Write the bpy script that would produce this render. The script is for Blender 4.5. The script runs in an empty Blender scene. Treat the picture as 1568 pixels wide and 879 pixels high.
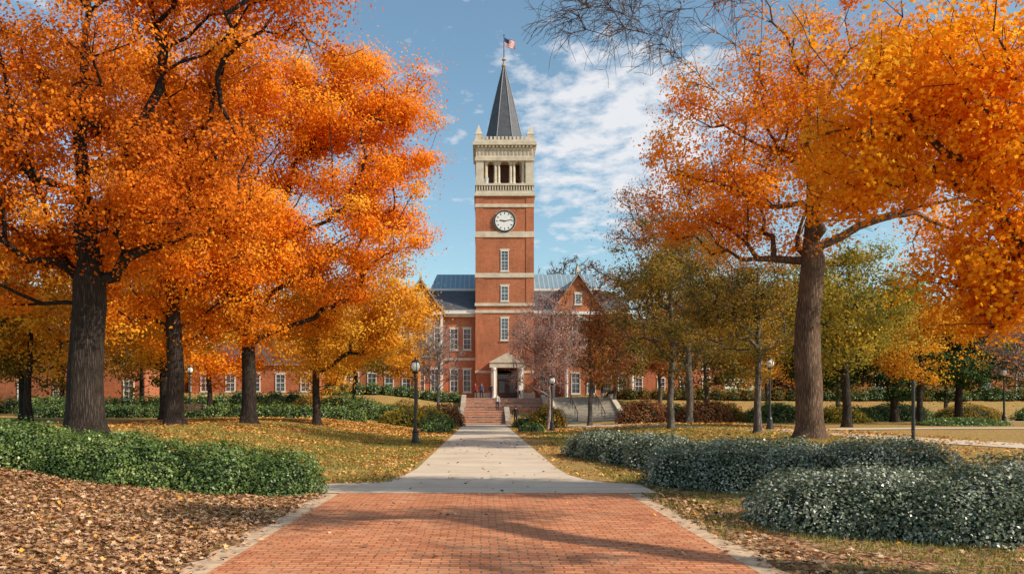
import bpy, math, random
import numpy as np
from mathutils import Vector, noise as mnoise
random.seed(3)
scene = bpy.context.scene
scene.view_settings.view_transform = 'Standard'
scene.view_settings.look = 'None'
scene.view_settings.exposure = 0
COL = scene.collection

# ------------------------------------------------------------------ helpers
def link(ob, parent=None):
    COL.objects.link(ob)
    if parent is not None: ob.parent = parent
    return ob
def empty(name, loc=(0,0,0)):
    e = bpy.data.objects.new(name, None); e.empty_display_size = .3
    COL.objects.link(e); return e

def np_mesh(name, V, F, mat, parent=None, tone=None, smooth=False):
    V = np.asarray(V, dtype=np.float32); F = np.asarray(F, dtype=np.int32)
    m = bpy.data.meshes.new(name)
    n, k = F.shape
    m.vertices.add(len(V)); m.vertices.foreach_set('co', V.ravel())
    m.loops.add(n*k); m.loops.foreach_set('vertex_index', F.ravel())
    m.polygons.add(n); m.polygons.foreach_set('loop_start', np.arange(0, n*k, k, dtype=np.int32))
    if smooth: m.polygons.foreach_set('use_smooth', np.ones(n, dtype=bool))
    if tone is not None:
        a = m.attributes.new('tone', 'FLOAT', 'FACE'); a.data.foreach_set('value', np.asarray(tone, dtype=np.float32))
    m.update(calc_edges=True)
    m.materials.append(mat)
    return link(bpy.data.objects.new(name, m), parent)

class Batch:
    def __init__(s): s.v=[]; s.f=[]
    def box(s,x0,x1,y0,y1,z0,z1):
        b=len(s.v)
        s.v += [(x0,y0,z0),(x1,y0,z0),(x1,y1,z0),(x0,y1,z0),(x0,y0,z1),(x1,y0,z1),(x1,y1,z1),(x0,y1,z1)]
        s.f += [tuple(b+i for i in q) for q in ((0,3,2,1),(4,5,6,7),(0,1,5,4),(1,2,6,5),(2,3,7,6),(3,0,4,7))]
    def prof(s, cx, cy, pts, n=12, rot=0, caps=True):
        b=len(s.v)
        for (r,z) in pts:
            for i in range(n):
                a=rot+2*math.pi*i/n; s.v.append((cx+r*math.cos(a),cy+r*math.sin(a),z))
        for j in range(len(pts)-1):
            for i in range(n):
                i2=(i+1)%n
                s.f.append((b+j*n+i,b+j*n+i2,b+(j+1)*n+i2,b+(j+1)*n+i))
        if caps:
            s.f.append(tuple(b+i for i in reversed(range(n))))
            s.f.append(tuple(b+(len(pts)-1)*n+i for i in range(n)))
    def poly(s, pts, faces):
        b=len(s.v); s.v+=list(pts); s.f+=[tuple(b+i for i in f) for f in faces]
    def disc_y(s, cx, y0, y1, cz, r, n=40, r0=0):
        b=len(s.v)
        for y in (y0,y1):
            for i in range(n):
                a=2*math.pi*i/n; s.v.append((cx+r*math.cos(a),y,cz+r*math.sin(a)))
        s.f.append(tuple(b+i for i in range(n)))
        for i in range(n):
            i2=(i+1)%n; s.f.append((b+i,b+n+i,b+n+i2,b+i2))
    def done(s, name, mat, parent=None, smooth=False):
        m=bpy.data.meshes.new(name); m.from_pydata(s.v,[],s.f); m.update(); m.materials.append(mat)
        if smooth:
            for p in m.polygons: p.use_smooth=True
        return link(bpy.data.objects.new(name,m),parent)

# ------------------------------------------------------------------ materials
def new_mat(name):
    m=bpy.data.materials.new(name); m.use_nodes=True; nt=m.node_tree
    for n in list(nt.nodes): nt.nodes.remove(n)
    out=nt.nodes.new('ShaderNodeOutputMaterial')
    return m,nt,out
def ramp(nt, stops, fac=None, interp='LINEAR'):
    r=nt.nodes.new('ShaderNodeValToRGB'); cr=r.color_ramp; cr.interpolation=interp
    while len(cr.elements)>1: cr.elements.remove(cr.elements[-1])
    cr.elements[0].position=stops[0][0]; cr.elements[0].color=(*stops[0][1],1)
    for p,c in stops[1:]:
        e=cr.elements.new(p); e.color=(*c,1)
    if fac is not None: nt.links.new(fac,r.inputs[0])
    return r.outputs[0]
def noise_n(nt, scale, detail=4, vec=None, rough=.55):
    n=nt.nodes.new('ShaderNodeTexNoise'); n.inputs['Scale'].default_value=scale
    n.inputs['Detail'].default_value=detail; n.inputs['Roughness'].default_value=rough
    if vec is not None: nt.links.new(vec,n.inputs['Vector'])
    return n.outputs['Fac']
def math_n(nt, op, a, b=None, c=None, clamp=False):
    n=nt.nodes.new('ShaderNodeMath'); n.operation=op; n.use_clamp=clamp
    for i,x in enumerate((a,b,c)):
        if x is None: continue
        if isinstance(x,(int,float)): n.inputs[i].default_value=x
        else: nt.links.new(x,n.inputs[i])
    return n.outputs[0]
def mixc(nt, fac, a, b, mode='MIX'):
    n=nt.nodes.new('ShaderNodeMixRGB'); n.blend_type=mode
    for i,x in enumerate((fac,a,b)):
        if isinstance(x,(int,float)): n.inputs[i].default_value=x
        elif isinstance(x,tuple): n.inputs[i].default_value=(*x,1)
        else: nt.links.new(x,n.inputs[i])
    return n.outputs[0]
def geo_pos(nt):
    return nt.nodes.new('ShaderNodeNewGeometry').outputs['Position']
def sep(nt, v):
    s=nt.nodes.new('ShaderNodeSeparateXYZ'); nt.links.new(v,s.inputs[0]); return s.outputs
def comb(nt,x,y,z):
    c=nt.nodes.new('ShaderNodeCombineXYZ')
    for i,q in enumerate((x,y,z)):
        if isinstance(q,(int,float)): c.inputs[i].default_value=q
        else: nt.links.new(q,c.inputs[i])
    return c.outputs[0]
def bsdf(nt,out,color,rough=.8,bump=None,bstr=.3,bdist=.02,spec=.3,metal=0):
    b=nt.nodes.new('ShaderNodeBsdfPrincipled')
    if isinstance(color,tuple): b.inputs['Base Color'].default_value=(*color,1)
    else: nt.links.new(color,b.inputs['Base Color'])
    if isinstance(rough,(int,float)): b.inputs['Roughness'].default_value=rough
    else: nt.links.new(rough,b.inputs['Roughness'])
    b.inputs['Specular IOR Level'].default_value=spec; b.inputs['Metallic'].default_value=metal
    if bump is not None:
        bn=nt.nodes.new('ShaderNodeBump'); bn.inputs['Strength'].default_value=bstr; bn.inputs['Distance'].default_value=bdist
        nt.links.new(bump,bn.inputs['Height']); nt.links.new(bn.outputs[0],b.inputs['Normal'])
    nt.links.new(b.outputs[0],out.inputs[0]); return b
def simple(name,c,rough=.8,sc=3,var=.25,spec=.3,metal=0,bstr=.2):
    m,nt,out=new_mat(name); p=geo_pos(nt)
    n=noise_n(nt,sc,6,p)
    col=ramp(nt,[(.25,tuple(x*(1-var) for x in c)),(.75,tuple(min(1,x*(1+var)) for x in c))],n)
    n2=noise_n(nt,sc*8,4,p)
    bsdf(nt,out,col,rough,n2,bstr,.01,spec,metal); return m

def leaf_mat(name, stops, trans=.4, gloss=0, grough=.4, nscale=.5, namt=.3):
    m,nt,out=new_mat(name)
    at=nt.nodes.new('ShaderNodeAttribute'); at.attribute_name='tone'
    n=noise_n(nt,nscale,1,geo_pos(nt))
    f=math_n(nt,'ADD',at.outputs['Fac'],math_n(nt,'MULTIPLY',math_n(nt,'SUBTRACT',n,.5),namt*2),None,True)
    col=ramp(nt,stops,f)
    d=nt.nodes.new('ShaderNodeBsdfDiffuse'); nt.links.new(col,d.inputs[0])
    last=d
    if trans>0:
        t=nt.nodes.new('ShaderNodeBsdfTranslucent'); nt.links.new(col,t.inputs[0])
        mx=nt.nodes.new('ShaderNodeMixShader'); mx.inputs[0].default_value=trans
        nt.links.new(d.outputs[0],mx.inputs[1]); nt.links.new(t.outputs[0],mx.inputs[2]); last=mx
    if gloss>0:
        g=nt.nodes.new('ShaderNodeBsdfGlossy'); g.inputs['Roughness'].default_value=grough
        m2=nt.nodes.new('ShaderNodeMixShader'); m2.inputs[0].default_value=gloss
        nt.links.new(last.outputs[0],m2.inputs[1]); nt.links.new(g.outputs[0],m2.inputs[2]); last=m2
    nt.links.new(last.outputs[0],out.inputs[0]); return m

L_RUST=leaf_mat('leaf_rust',[(0,(.26,.055,.01)),(.3,(.52,.125,.014)),(.55,(.80,.23,.02)),(.8,(.92,.34,.03)),(1,(.88,.46,.06))])
L_ORANGE=leaf_mat('leaf_orange',[(0,(.50,.12,.012)),(.3,(.80,.23,.016)),(.6,(.94,.35,.025)),(.85,(.97,.47,.04)),(1,(.93,.57,.08))])
L_GOLD=leaf_mat('leaf_gold',[(0,(.45,.18,.02)),(.35,(.76,.34,.03)),(.7,(.88,.48,.05)),(1,(.72,.56,.11))])
L_BRIGHT=leaf_mat('leaf_bright',[(0,(.78,.21,.01)),(.4,(.95,.36,.015)),(.75,(.98,.50,.025)),(1,(.98,.66,.06))],trans=.55)
L_OLIVE=leaf_mat('leaf_olive',[(0,(.08,.085,.025)),(.4,(.19,.16,.04)),(.7,(.42,.25,.045)),(1,(.74,.34,.04))])
L_BROWN=leaf_mat('leaf_brown',[(0,(.28,.11,.05)),(.5,(.52,.20,.07)),(1,(.74,.34,.09))])
L_YG=leaf_mat('leaf_yellowgreen',[(0,(.10,.11,.025)),(.5,(.34,.27,.045)),(1,(.80,.50,.06))])
L_DARK=leaf_mat('leaf_evergreen',[(0,(.015,.03,.014)),(.5,(.04,.075,.025)),(1,(.08,.13,.04))],trans=.0)
L_PINK=leaf_mat('leaf_pinkish',[(0,(.34,.16,.12)),(.5,(.62,.34,.27)),(1,(.78,.5,.4))])
L_HEDGE=leaf_mat('leaf_hedge',[(0,(.04,.07,.018)),(.5,(.11,.18,.04)),(.85,(.24,.31,.08)),(1,(.42,.46,.18))],trans=.2,gloss=.04,grough=.4,nscale=2)
L_HEDGE2=leaf_mat('leaf_hedge_grey',[(0,(.04,.055,.03)),(.4,(.11,.14,.075)),(.68,(.26,.29,.18)),(.86,(.52,.54,.42)),(1,(.74,.74,.64))],trans=.12,gloss=.06,grough=.35,nscale=2)
L_REDSH=leaf_mat('leaf_redshrub',[(0,(.14,.05,.025)),(.5,(.34,.13,.06)),(1,(.52,.26,.12))])
L_LITTER=leaf_mat('leaf_litter',[(0,(.13,.06,.03)),(.35,(.33,.16,.075)),(.65,(.52,.29,.16)),(.85,(.68,.46,.3)),(1,(.78,.34,.06))],trans=.0,nscale=1.5)
L_LAWNLEAF=leaf_mat('leaf_litter_gold',[(0,(.20,.085,.03)),(.35,(.44,.20,.055)),(.65,(.64,.34,.09)),(1,(.78,.50,.15))],trans=.0,nscale=.6)
L_GRASS=leaf_mat('grass_blade',[(0,(.13,.14,.03)),(.5,(.33,.28,.07)),(1,(.58,.46,.17))],trans=.3)
L_DIST=leaf_mat('leaf_distant',[(0,(.09,.09,.035)),(.35,(.24,.19,.05)),(.65,(.48,.27,.06)),(1,(.75,.42,.07))],trans=0,nscale=.12,namt=.6)

def bark(name,c):
    m,nt,out=new_mat(name); p=geo_pos(nt); mp=nt.nodes.new('ShaderNodeMapping')
    mp.inputs['Scale'].default_value=(1,1,.11); nt.links.new(p,mp.inputs[0])
    n=noise_n(nt,22,6,mp.outputs[0],.72); nb=noise_n(nt,1.3,4,p)
    v=nt.nodes.new('ShaderNodeTexVoronoi'); v.inputs['Scale'].default_value=19; v.feature='DISTANCE_TO_EDGE'
    wv=nt.nodes.new('ShaderNodeVectorMath'); wv.operation='ADD'; nt.links.new(mp.outputs[0],wv.inputs[0])
    nt.links.new(comb(nt,math_n(nt,'MULTIPLY',n,.06),0,math_n(nt,'MULTIPLY',n,.06)),wv.inputs[1]); nt.links.new(wv.outputs[0],v.inputs['Vector'])
    e=math_n(nt,'MULTIPLY',v.outputs['Distance'],1.6,None,True)
    h=math_n(nt,'ADD',math_n(nt,'MULTIPLY',n,.9),e)
    col=ramp(nt,[(.35,tuple(x*.4 for x in c)),(.8,c),(1.0,tuple(x*1.5 for x in c))],h)
    col=mixc(nt,1,col,ramp(nt,[(.3,(.65,.65,.65)),(.7,(1.2,1.2,1.2))],nb),'MULTIPLY')
    bsdf(nt,out,col,.9,h,1.0,.05,.15); return m
BARK=bark('bark_dark',(.06,.045,.037)); BARK2=bark('bark_brown',(.19,.12,.08)); BARKG=bark('bark_grey',(.18,.15,.13)); BARKP=bark('bark_pink',(.46,.35,.31)); BARKW=bark('bark_pale',(.42,.38,.34))

def brick_wall(name,c1,c2,mortar):
    m,nt,out=new_mat(name); p=geo_pos(nt); s=sep(nt,p)
    v=comb(nt,math_n(nt,'ADD',s[0],s[1]),s[2],0)
    b=nt.nodes.new('ShaderNodeTexBrick'); nt.links.new(v,b.inputs['Vector'])
    b.inputs['Scale'].default_value=1; b.inputs['Brick Width'].default_value=.24; b.inputs['Row Height'].default_value=.08
    b.inputs['Mortar Size'].default_value=.006
    b.inputs['Color1'].default_value=(*c1,1); b.inputs['Color2'].default_value=(*c2,1); b.inputs['Mortar'].default_value=(*mortar,1)
    n=noise_n(nt,.5,6,p); 
    n2=noise_n(nt,4,5,comb(nt,s[0],s[1],math_n(nt,'MULTIPLY',s[2],.15)))
    f=ramp(nt,[(.3,(.66,.66,.66)),(.7,(1.2,1.17,1.14))],math_n(nt,'MULTIPLY_ADD',n2,.4,math_n(nt,'MULTIPLY',n,.6)))
    col=mixc(nt,1,b.outputs['Color'],f,'MULTIPLY')
    bsdf(nt,out,col,.85,b.outputs['Fac'],-.3,.01,.2); return m
BRICK=brick_wall('brick_wall',(.52,.16,.065),(.39,.105,.045),(.43,.28,.19))
STONE=simple('stone_trim',(.60,.51,.39),.8,1.5,.22)
STONE_D=simple('stone_dark',(.40,.32,.25),.85,1.5,.25)
WHITE=simple('white_paint',(.78,.75,.70),.5,1,.08)
GLASS=simple('window_glass',(.07,.09,.11),.08,.6,.5,spec=.8,bstr=0.02)
SLATE=simple('slate_roof',(.08,.082,.095),.55,2,.3,.4)
IRON=simple('black_iron',(.018,.018,.02),.4,5,.2,.5)
DOOR=simple('dark_door',(.05,.025,.018),.5,3,.3)
CONC_STEP=simple('concrete_step',(.48,.43,.36),.85,2,.2)
INT=simple('dark_interior',(.10,.045,.03),.9,1,.3)
CLOCKF=simple('clock_face',(.8,.79,.75),.4,2,.05)
GLOBE=simple('lamp_globe',(.8,.8,.78),.25,2,.03)
def metal_roof():
    m,nt,out=new_mat('metal_roof'); p=geo_pos(nt); s=sep(nt,p)
    w=math_n(nt,'PINGPONG',s[0],.3); st=math_n(nt,'LESS_THAN',w,.04)
    n=noise_n(nt,1,4,p)
    c=mixc(nt,n,(.20,.30,.36),(.30,.42,.48)); c=mixc(nt,st,c,(.5,.58,.62))
    bsdf(nt,out,c,.4,st,.4,.05,.5,.3); return m
METAL=metal_roof()

# ------------------------------------------------------------------ terrain
def ss(t):
    t=np.clip(t,0,1); return t*t*(3-2*t)
def H(x,y):
    x=np.asarray(x,float); y=np.asarray(y,float)
    return .85*ss((-x-3.3)/9)+.45*ss((x-5)/8)+2.5*ss((y-77)/16)
def Hf(x,y): return float(H(x,y))

def ground_mat():
    m,nt,out=new_mat('ground_lawn'); p=geo_pos(nt); s=sep(nt,p)
    v=nt.nodes.new('ShaderNodeTexVoronoi'); v.inputs['Scale'].default_value=18; nt.links.new(p,v.inputs['Vector'])
    sc=nt.nodes.new('ShaderNodeSeparateColor'); nt.links.new(v.outputs['Color'],sc.inputs[0])
    litter=ramp(nt,[(0,(.12,.055,.028)),(.35,(.27,.13,.06)),(.7,(.45,.25,.13)),(.9,(.56,.38,.24)),(1,(.58,.26,.05))],sc.outputs[0])
    gold=ramp(nt,[(0,(.20,.09,.035)),(.4,(.38,.20,.07)),(.8,(.55,.33,.11)),(1,(.64,.42,.15))],sc.outputs[1])
    n1=noise_n(nt,40,6,p,.7); n2=noise_n(nt,1.1,5,p)
    g=ramp(nt,[(.25,(.15,.145,.035)),(.5,(.30,.25,.07)),(.75,(.46,.36,.14))],math_n(nt,'MULTIPLY_ADD',n1,.5,math_n(nt,'MULTIPLY',n2,.5)))
    n3=noise_n(nt,.35,5,p,.65); n4=noise_n(nt,5,3,p)
    cov=math_n(nt,'ADD',math_n(nt,'MULTIPLY',n3,1.0),math_n(nt,'MULTIPLY',math_n(nt,'SUBTRACT',n4,.5),1.1))
    near=math_n(nt,'MULTIPLY',math_n(nt,'MULTIPLY_ADD',s[1],-.6,9.5,True),math_n(nt,'MULTIPLY_ADD',s[0],-1.5,-3.2,True))
    lf=math_n(nt,'MULTIPLY_ADD',math_n(nt,'SUBTRACT',math_n(nt,'ADD',cov,near),.40),6,0.35,True)
    lit=mixc(nt,math_n(nt,'MULTIPLY_ADD',s[1],.4,-6,True),litter,gold)
    col=mixc(nt,lf,g,lit)
    h=math_n(nt,'ADD',v.outputs['Distance'],n1)
    bsdf(nt,out,col,.95,h,.7,.04,.1); return m
xs=np.concatenate([[-900,-500,-300,-180,-120,-90],np.arange(-70,-20,2),np.arange(-20,20,.5),np.arange(20,72,2),[90,120,180,300,500,900]])
ys=np.concatenate([[-60,-30,-15],np.arange(-8,50,.5),np.arange(50,110,1),[115,125,140,170,220,300,450,900]])
X,Yg=np.meshgrid(xs,ys); Z=H(X,Yg)
nx,ny=len(xs),len(ys)
idx=np.arange(nx*ny).reshape(ny,nx)
F=np.stack([idx[:-1,:-1],idx[:-1,1:],idx[1:,1:],idx[1:,:-1]],-1).reshape(-1,4)
np_mesh('ground',np.stack([X.ravel(),Yg.ravel(),Z.ravel()],1),F,ground_mat(),smooth=True)

def path_brick_mat():
    m,nt,out=new_mat('path_brick'); p=geo_pos(nt)
    b=nt.nodes.new('ShaderNodeTexBrick')
    wn=nt.nodes.new('ShaderNodeTexNoise'); wn.inputs['Scale'].default_value=2.5; nt.links.new(p,wn.inputs['Vector'])
    vm=nt.nodes.new('ShaderNodeVectorMath'); vm.operation='MULTIPLY_ADD'; nt.links.new(wn.outputs['Color'],vm.inputs[0]); vm.inputs[1].default_value=(.06,.06,0); nt.links.new(p,vm.inputs[2])
    nt.links.new(vm.outputs[0],b.inputs['Vector'])
    b.inputs['Scale'].default_value=1; b.inputs['Brick Width'].default_value=.21; b.inputs['Row Height'].default_value=.105
    b.inputs['Mortar Size'].default_value=.009; b.inputs['Bias'].default_value=-.1
    b.inputs['Color1'].default_value=(.72,.29,.135,1); b.inputs['Color2'].default_value=(.50,.165,.07,1); b.inputs['Mortar'].default_value=(.22,.12,.07,1)
    n=noise_n(nt,.8,6,p); n2=noise_n(nt,30,5,p)
    f=ramp(nt,[(.3,(.68,.66,.64)),(.7,(1.22,1.18,1.15))],math_n(nt,'MULTIPLY_ADD',n2,.5,math_n(nt,'MULTIPLY',n,.5)))
    c=mixc(nt,1,b.outputs['Color'],f,'MULTIPLY')
    n5=noise_n(nt,1.7,8,p,.7); dust=ramp(nt,[(.50,(0,0,0)),(.75,(.5,.5,.5))],n5)
    c=mixc(nt,dust,c,(.68,.40,.23))
    h=math_n(nt,'ADD',math_n(nt,'MULTIPLY',b.outputs['Fac'],-1.0),math_n(nt,'MULTIPLY',n2,.45))
    bsdf(nt,out,c,.8,h,.9,.018,.25); return m
def conc_mat():
    m,nt,out=new_mat('path_concrete'); p=geo_pos(nt); s=sep(nt,p)
    n=noise_n(nt,.7,7,p,.65); n2=noise_n(nt,60,4,p)
    c=ramp(nt,[(.3,(.50,.39,.28)),(.55,(.65,.53,.40)),(.75,(.74,.63,.49))],math_n(nt,'MULTIPLY_ADD',n2,.3,math_n(nt,'MULTIPLY',n,.7)))
    w=math_n(nt,'PINGPONG',s[1],.9); j=math_n(nt,'LESS_THAN',w,.02)
    c=mixc(nt,math_n(nt,'MULTIPLY',j,.6),c,(.15,.12,.09))
    bsdf(nt,out,c,.85,n2,.3,.01,.25); return m
PB=path_brick_mat(); CONC=conc_mat(); SAND=simple('path_edging',(.56,.39,.25),.95,6,.4)

def ribbon(name,pts,w,mat,dz,step=.5,parent=None):
    P=[]
    for (a,b) in zip(pts[:-1],pts[1:]):
        d=math.dist(a,b); n=max(1,int(d/step))
        for i in range(n): P.append((a[0]+(b[0]-a[0])*i/n,a[1]+(b[1]-a[1])*i/n))
    P.append(pts[-1]); P=np.array(P)
    for _ in range(12):
        P[1:-1]=(P[:-2]+P[2:]+2*P[1:-1])/4
    T=np.gradient(P,axis=0); T/=np.linalg.norm(T,axis=1)[:,None]; N=np.stack([-T[:,1],T[:,0]],1)
    cols=7; V=[]
    for k in range(cols):
        q=P+N*((k/(cols-1)-.5)*w); V.append(np.column_stack([q,H(q[:,0],q[:,1])+dz]))
    V=np.stack(V,1); n=len(P); ii=np.arange(n*cols).reshape(n,cols)
    Fc=np.stack([ii[:-1,:-1],ii[1:,:-1],ii[1:,1:],ii[:-1,1:]],-1)[...,::-1].reshape(-1,4)
    return np_mesh(name,V.reshape(-1,3),Fc,mat,parent)
b=Batch(); b.box(-2.72,2.72,-6,15.1,-.05,.012); b.done('brick_path',PB)
ed=Batch()
for sx in (-1,1):
    yy=np.arange(-6,15.1,.12); vs=[]
    for y in yy:
        w=.30+.20*mnoise.noise(Vector((sx*5,y*1.3,0)))+.12*mnoise.noise(Vector((sx*5,y*6,3)))
        vs+= [(sx*2.722,y,.008),(sx*(2.722+max(.05,w)),y,.008)]
    n=len(yy); fs=[(2*i,2*i+1,2*i+3,2*i+2) if sx>0 else (2*i+1,2*i,2*i+2,2*i+3) for i in range(n-1)]
    ed.poly(vs,fs)
ed.done('path_edging',SAND)
cp=Batch()
left=[(-3.6,15.12),(-3.6,16.85),(-2.7,17.1),(-2.15,17.8),(-1.88,19),(-1.75,21)]+[(-1.75,y) for y in range(24,73,3)]
right=[(3.3,15.12),(3.3,16.85),(2.75,17.1),(2.3,17.8),(2.05,19),(1.95,21)]+[(1.95,y) for y in range(24,73,3)]
vs=[(x,y,.010) for x,y in left]+[(x,y,.010) for x,y in right]; n=len(left)
cp.poly(vs,[(i,i+n,i+n+1,i+1) for i in range(n-1)])
cp.done('concrete_path',CONC)
ribbon('sidewalk',[(19,12),(17.6,18),(16.2,24),(14.8,34),(13,46),(9.5,58),(6,66),(2,70)],2.6,CONC,.02)
ribbon('sidewalk',[(2,73),(14,73),(24,68),(40,62),(60,58)],2.8,CONC,.024)
ribbon('sidewalk',[(14,40),(24,43),(40,44),(70,42)],2.4,CONC,.028)

# ------------------------------------------------------------------ leaf clouds
DIAMOND=np.array([(0,-.5,0),(.34,-.02,.1),(0,.5,0),(-.34,-.02,.1)])
LOBED=np.array([(0,-.5,0),(.12,-.18,.02),(.5,-.1,.1),(.24,.08,.03),(.3,.42,.09),(0,.5,0),(-.3,.42,.09),(-.24,.08,.03),(-.5,-.1,.1),(-.12,-.18,.02)])
def leaf_verts(C,S,rng,up=.3,tmpl=DIAMOND,N=None):
    n=len(C)
    nn=rng.normal(size=(n,3)) if N is None else N
    nn=nn/np.linalg.norm(nn,axis=1)[:,None]; nn[:,2]+=up; nn/=np.linalg.norm(nn,axis=1)[:,None]
    r=rng.normal(size=(n,3)); t=np.cross(nn,r); t/=np.linalg.norm(t,axis=1)[:,None]; bb=np.cross(nn,t)
    k=len(tmpl)
    V=C[:,None,:]+S[:,None,None]*(t[:,None,:]*tmpl[None,:,0:1]+bb[:,None,:]*tmpl[None,:,1:2]+nn[:,None,:]*tmpl[None,:,2:3])
    return V.reshape(-1,3),np.arange(n*k).reshape(n,k)
def leaves(name,C,S,rng,mat,tone,parent=None,up=.3,tmpl=DIAMOND,N=None):
    V,Fc=leaf_verts(C,S,rng,up,tmpl,N); return np_mesh(name,V,Fc,mat,parent,tone)

def tubes(P0,P1,R0,R1,k):
    d=P1-P0; L=np.linalg.norm(d,axis=1)[:,None]+1e-9; d=d/L
    ref=np.where(np.abs(d[:,2:3])>.9,np.array([[1.,0,0]]),np.array([[0,0,1.]]))
    u=np.cross(d,ref); u/=np.linalg.norm(u,axis=1)[:,None]; v=np.cross(d,u)
    a=np.arange(k)*2*math.pi/k; ca=np.cos(a)[None,:,None]; sa=np.sin(a)[None,:,None]
    ring=u[:,None,:]*ca+v[:,None,:]*sa
    A=P0[:,None,:]+ring*R0[:,None,None]; B=(P1+d*R1[:,None]*.4)[:,None,:]+ring*R1[:,None,None]
    V=np.stack([A,B],1).reshape(-1,3); E=len(P0)
    base=(np.arange(E)*2*k)[:,None]; i=np.arange(k)[None,:]; i2=(i+1)%k
    Fc=np.stack([base+i,base+k+i,base+k+i2,base+i2],-1).reshape(-1,4)
    return V,Fc

def build_tree(name,bx,by,fork,lead,tr,blobs,ncl,lpc,clr,ls,mleaf,mbark,seed,twigs=0,tmpl=DIAMOND,gap=-1,bare=None,nbare=0,tipr=.010,lean=(0,0),up=.2,zflat=.6,btw=0):
    rng=np.random.default_rng(seed); E=empty(name)
    bz=Hf(bx,by)-.08
    nT=max(4,int((lead-bz)/.6))
    P=[];par=[];pl=[]
    for i in range(nT+1):
        t=i/nT; z=bz+(lead-bz)*t
        wob=.0 if i<2 else .10*min(1,t*3)
        P.append((bx+lean[0]*t+wob*math.sin(z*.7+seed)+rng.normal()*.03*t*3,by+lean[1]*t+wob*math.cos(z*.6+seed*2),z)); par.append(i-1); pl.append(max(0,z-fork))
    ntr=len(P)
    def sample(bl,n):
        w=np.array([q[6] for q in bl],float); w/=w.sum(); out=[]; cen=[]
        while len(out)<n:
            q=bl[rng.choice(len(bl),p=w)]
            d=rng.normal(size=3); d/=np.linalg.norm(d); r=rng.random()**.45
            lump=1+.28*mnoise.noise(Vector((d[0]*1.8+q[0],d[1]*1.8+q[1],d[2]*1.8+seed)))
            p=np.array(q[:3])+d*r*lump*np.array(q[3:6])
            if gap>-1 and mnoise.noise(Vector((p[0]*.36+seed*3.1,p[1]*.36,p[2]*.5)))<gap: continue
            out.append(p); cen.append(d)
        return np.array(out),np.array(cen)
    T,TD=sample(blobs,ncl); leafy=np.ones(len(T),bool)
    if bare: 
        TB,_=sample(bare,nbare); T=np.vstack([T,TB]); leafy=np.concatenate([leafy,np.zeros(nbare,bool)])
    key=np.hypot(T[:,0]-bx,T[:,1]-by)+.5*np.maximum(0,T[:,2]-fork)
    order=np.argsort(key); 
    cap=ntr+len(T)*30+2*twigs+4*btw; PA=np.zeros((cap,3)); PL=np.full(cap,1e9); n=ntr; isb=np.zeros(cap,bool)
    PA[:n]=P; PL[:n]=pl
    PL[:n][PA[:n,2]<fork]=1e6
    for ti in order:
        t=T[ti]; dv=PA[:n]-t; d=np.sqrt((dv*dv).sum(1))
        cost=d+.28*PL[:n]+.6*np.maximum(0,dv[:,2]+.25*d)
        j=int(np.argmin(cost)); D=d[j]; k=max(1,int(D/.55)); off=rng.normal(size=3)*.09*D; prev=j
        for s in range(1,k+1):
            f=s/k; b_=math.sin(math.pi*f)
            p=PA[j]*(1-f)+t*f+off*b_+np.array([0,0,.06*D*b_])+(rng.normal(size=3)*.03*min(1,D) if s<k else 0)
            if n>=cap: break
            PA[n]=p; PL[n]=PL[prev]+D/k; isb[n]=not leafy[ti]; par.append(prev); prev=n; n+=1
    def addtw(src,L0,L1,drop):
        nonlocal n
        for s in src:
            if n+2>=cap: break
            dirn=PA[s]-PA[par[s]]; dirn/=np.linalg.norm(dirn)+1e-9
            q=rng.normal(size=3)*.6+dirn*.9+np.array([0,0,.25-drop]); q/=np.linalg.norm(q); L=rng.uniform(L0,L1)
            PA[n]=PA[s]+q*L*.5; isb[n]=isb[s]; par.append(s); n+=1
            PA[n]=PA[n-1]+q*L*.5+rng.normal(size=3)*.06+np.array([0,0,-drop*.2*L]); isb[n]=isb[s]; par.append(n-1); n+=1
    if twigs: addtw(rng.integers(ntr,n,size=twigs),.3,.8,0)
    if btw:
        bi=np.nonzero(isb[:n])[0]; addtw(rng.choice(bi,btw//2),.5,1.1,.5)
        bi=np.nonzero(isb[:n])[0]; addtw(rng.choice(bi,btw),.3,.8,.5)
    PA=PA[:n]; par=np.array(par[:n])
    acc=np.zeros(n); R=np.zeros(n)
    for i in range(n-1,-1,-1):
        R[i]=max(tipr,acc[i]**(1/2.2))
        if par[i]>=0: acc[par[i]]+=R[i]**(2.2) * (.35 if (isb[i] and btw) else 1)
    fk=int(np.argmax(PA[:ntr,2]>=fork)); 
    g=math.log(tr*.86/tipr)/math.log(max(1.5,R[fk]/tipr)); R=tipr*(R/tipr)**g
    for i in range(fk+1):
        t=(PA[i,2]-bz)/(fork-bz+1e-6); R[i]=tr*(1-.14*min(1,t))
    R=np.minimum(R,tr)
    if btw: R[ntr:]=np.where(isb[ntr:n],np.minimum(R[ntr:],.06)*.8,R[ntr:])
    k=20; V=[];Fc=[]
    zz=[];rr=[]
    for i in range(ntr-1):
        for s in range(3):
            f=s/3; zz.append(PA[i]*(1-f)+PA[i+1]*f); rr.append(R[i]*(1-f)+R[i+1]*f)
    zz.append(PA[ntr-1]); rr.append(R[ntr-1]*.5)
    for i,(c,r) in enumerate(zip(zz,rr)):
        hgt=c[2]-bz; fl=1+.5*math.exp(-hgt/.28)
        for a in range(k):
            an=2*math.pi*a/k
            bump=1+.06*mnoise.noise(Vector((math.cos(an)*2+seed,math.sin(an)*2,hgt*.5)))+.16*math.exp(-hgt/.35)*math.sin(an*5+seed)
            V.append((c[0]+r*fl*bump*math.cos(an),c[1]+r*fl*bump*math.sin(an),c[2]))
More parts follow.
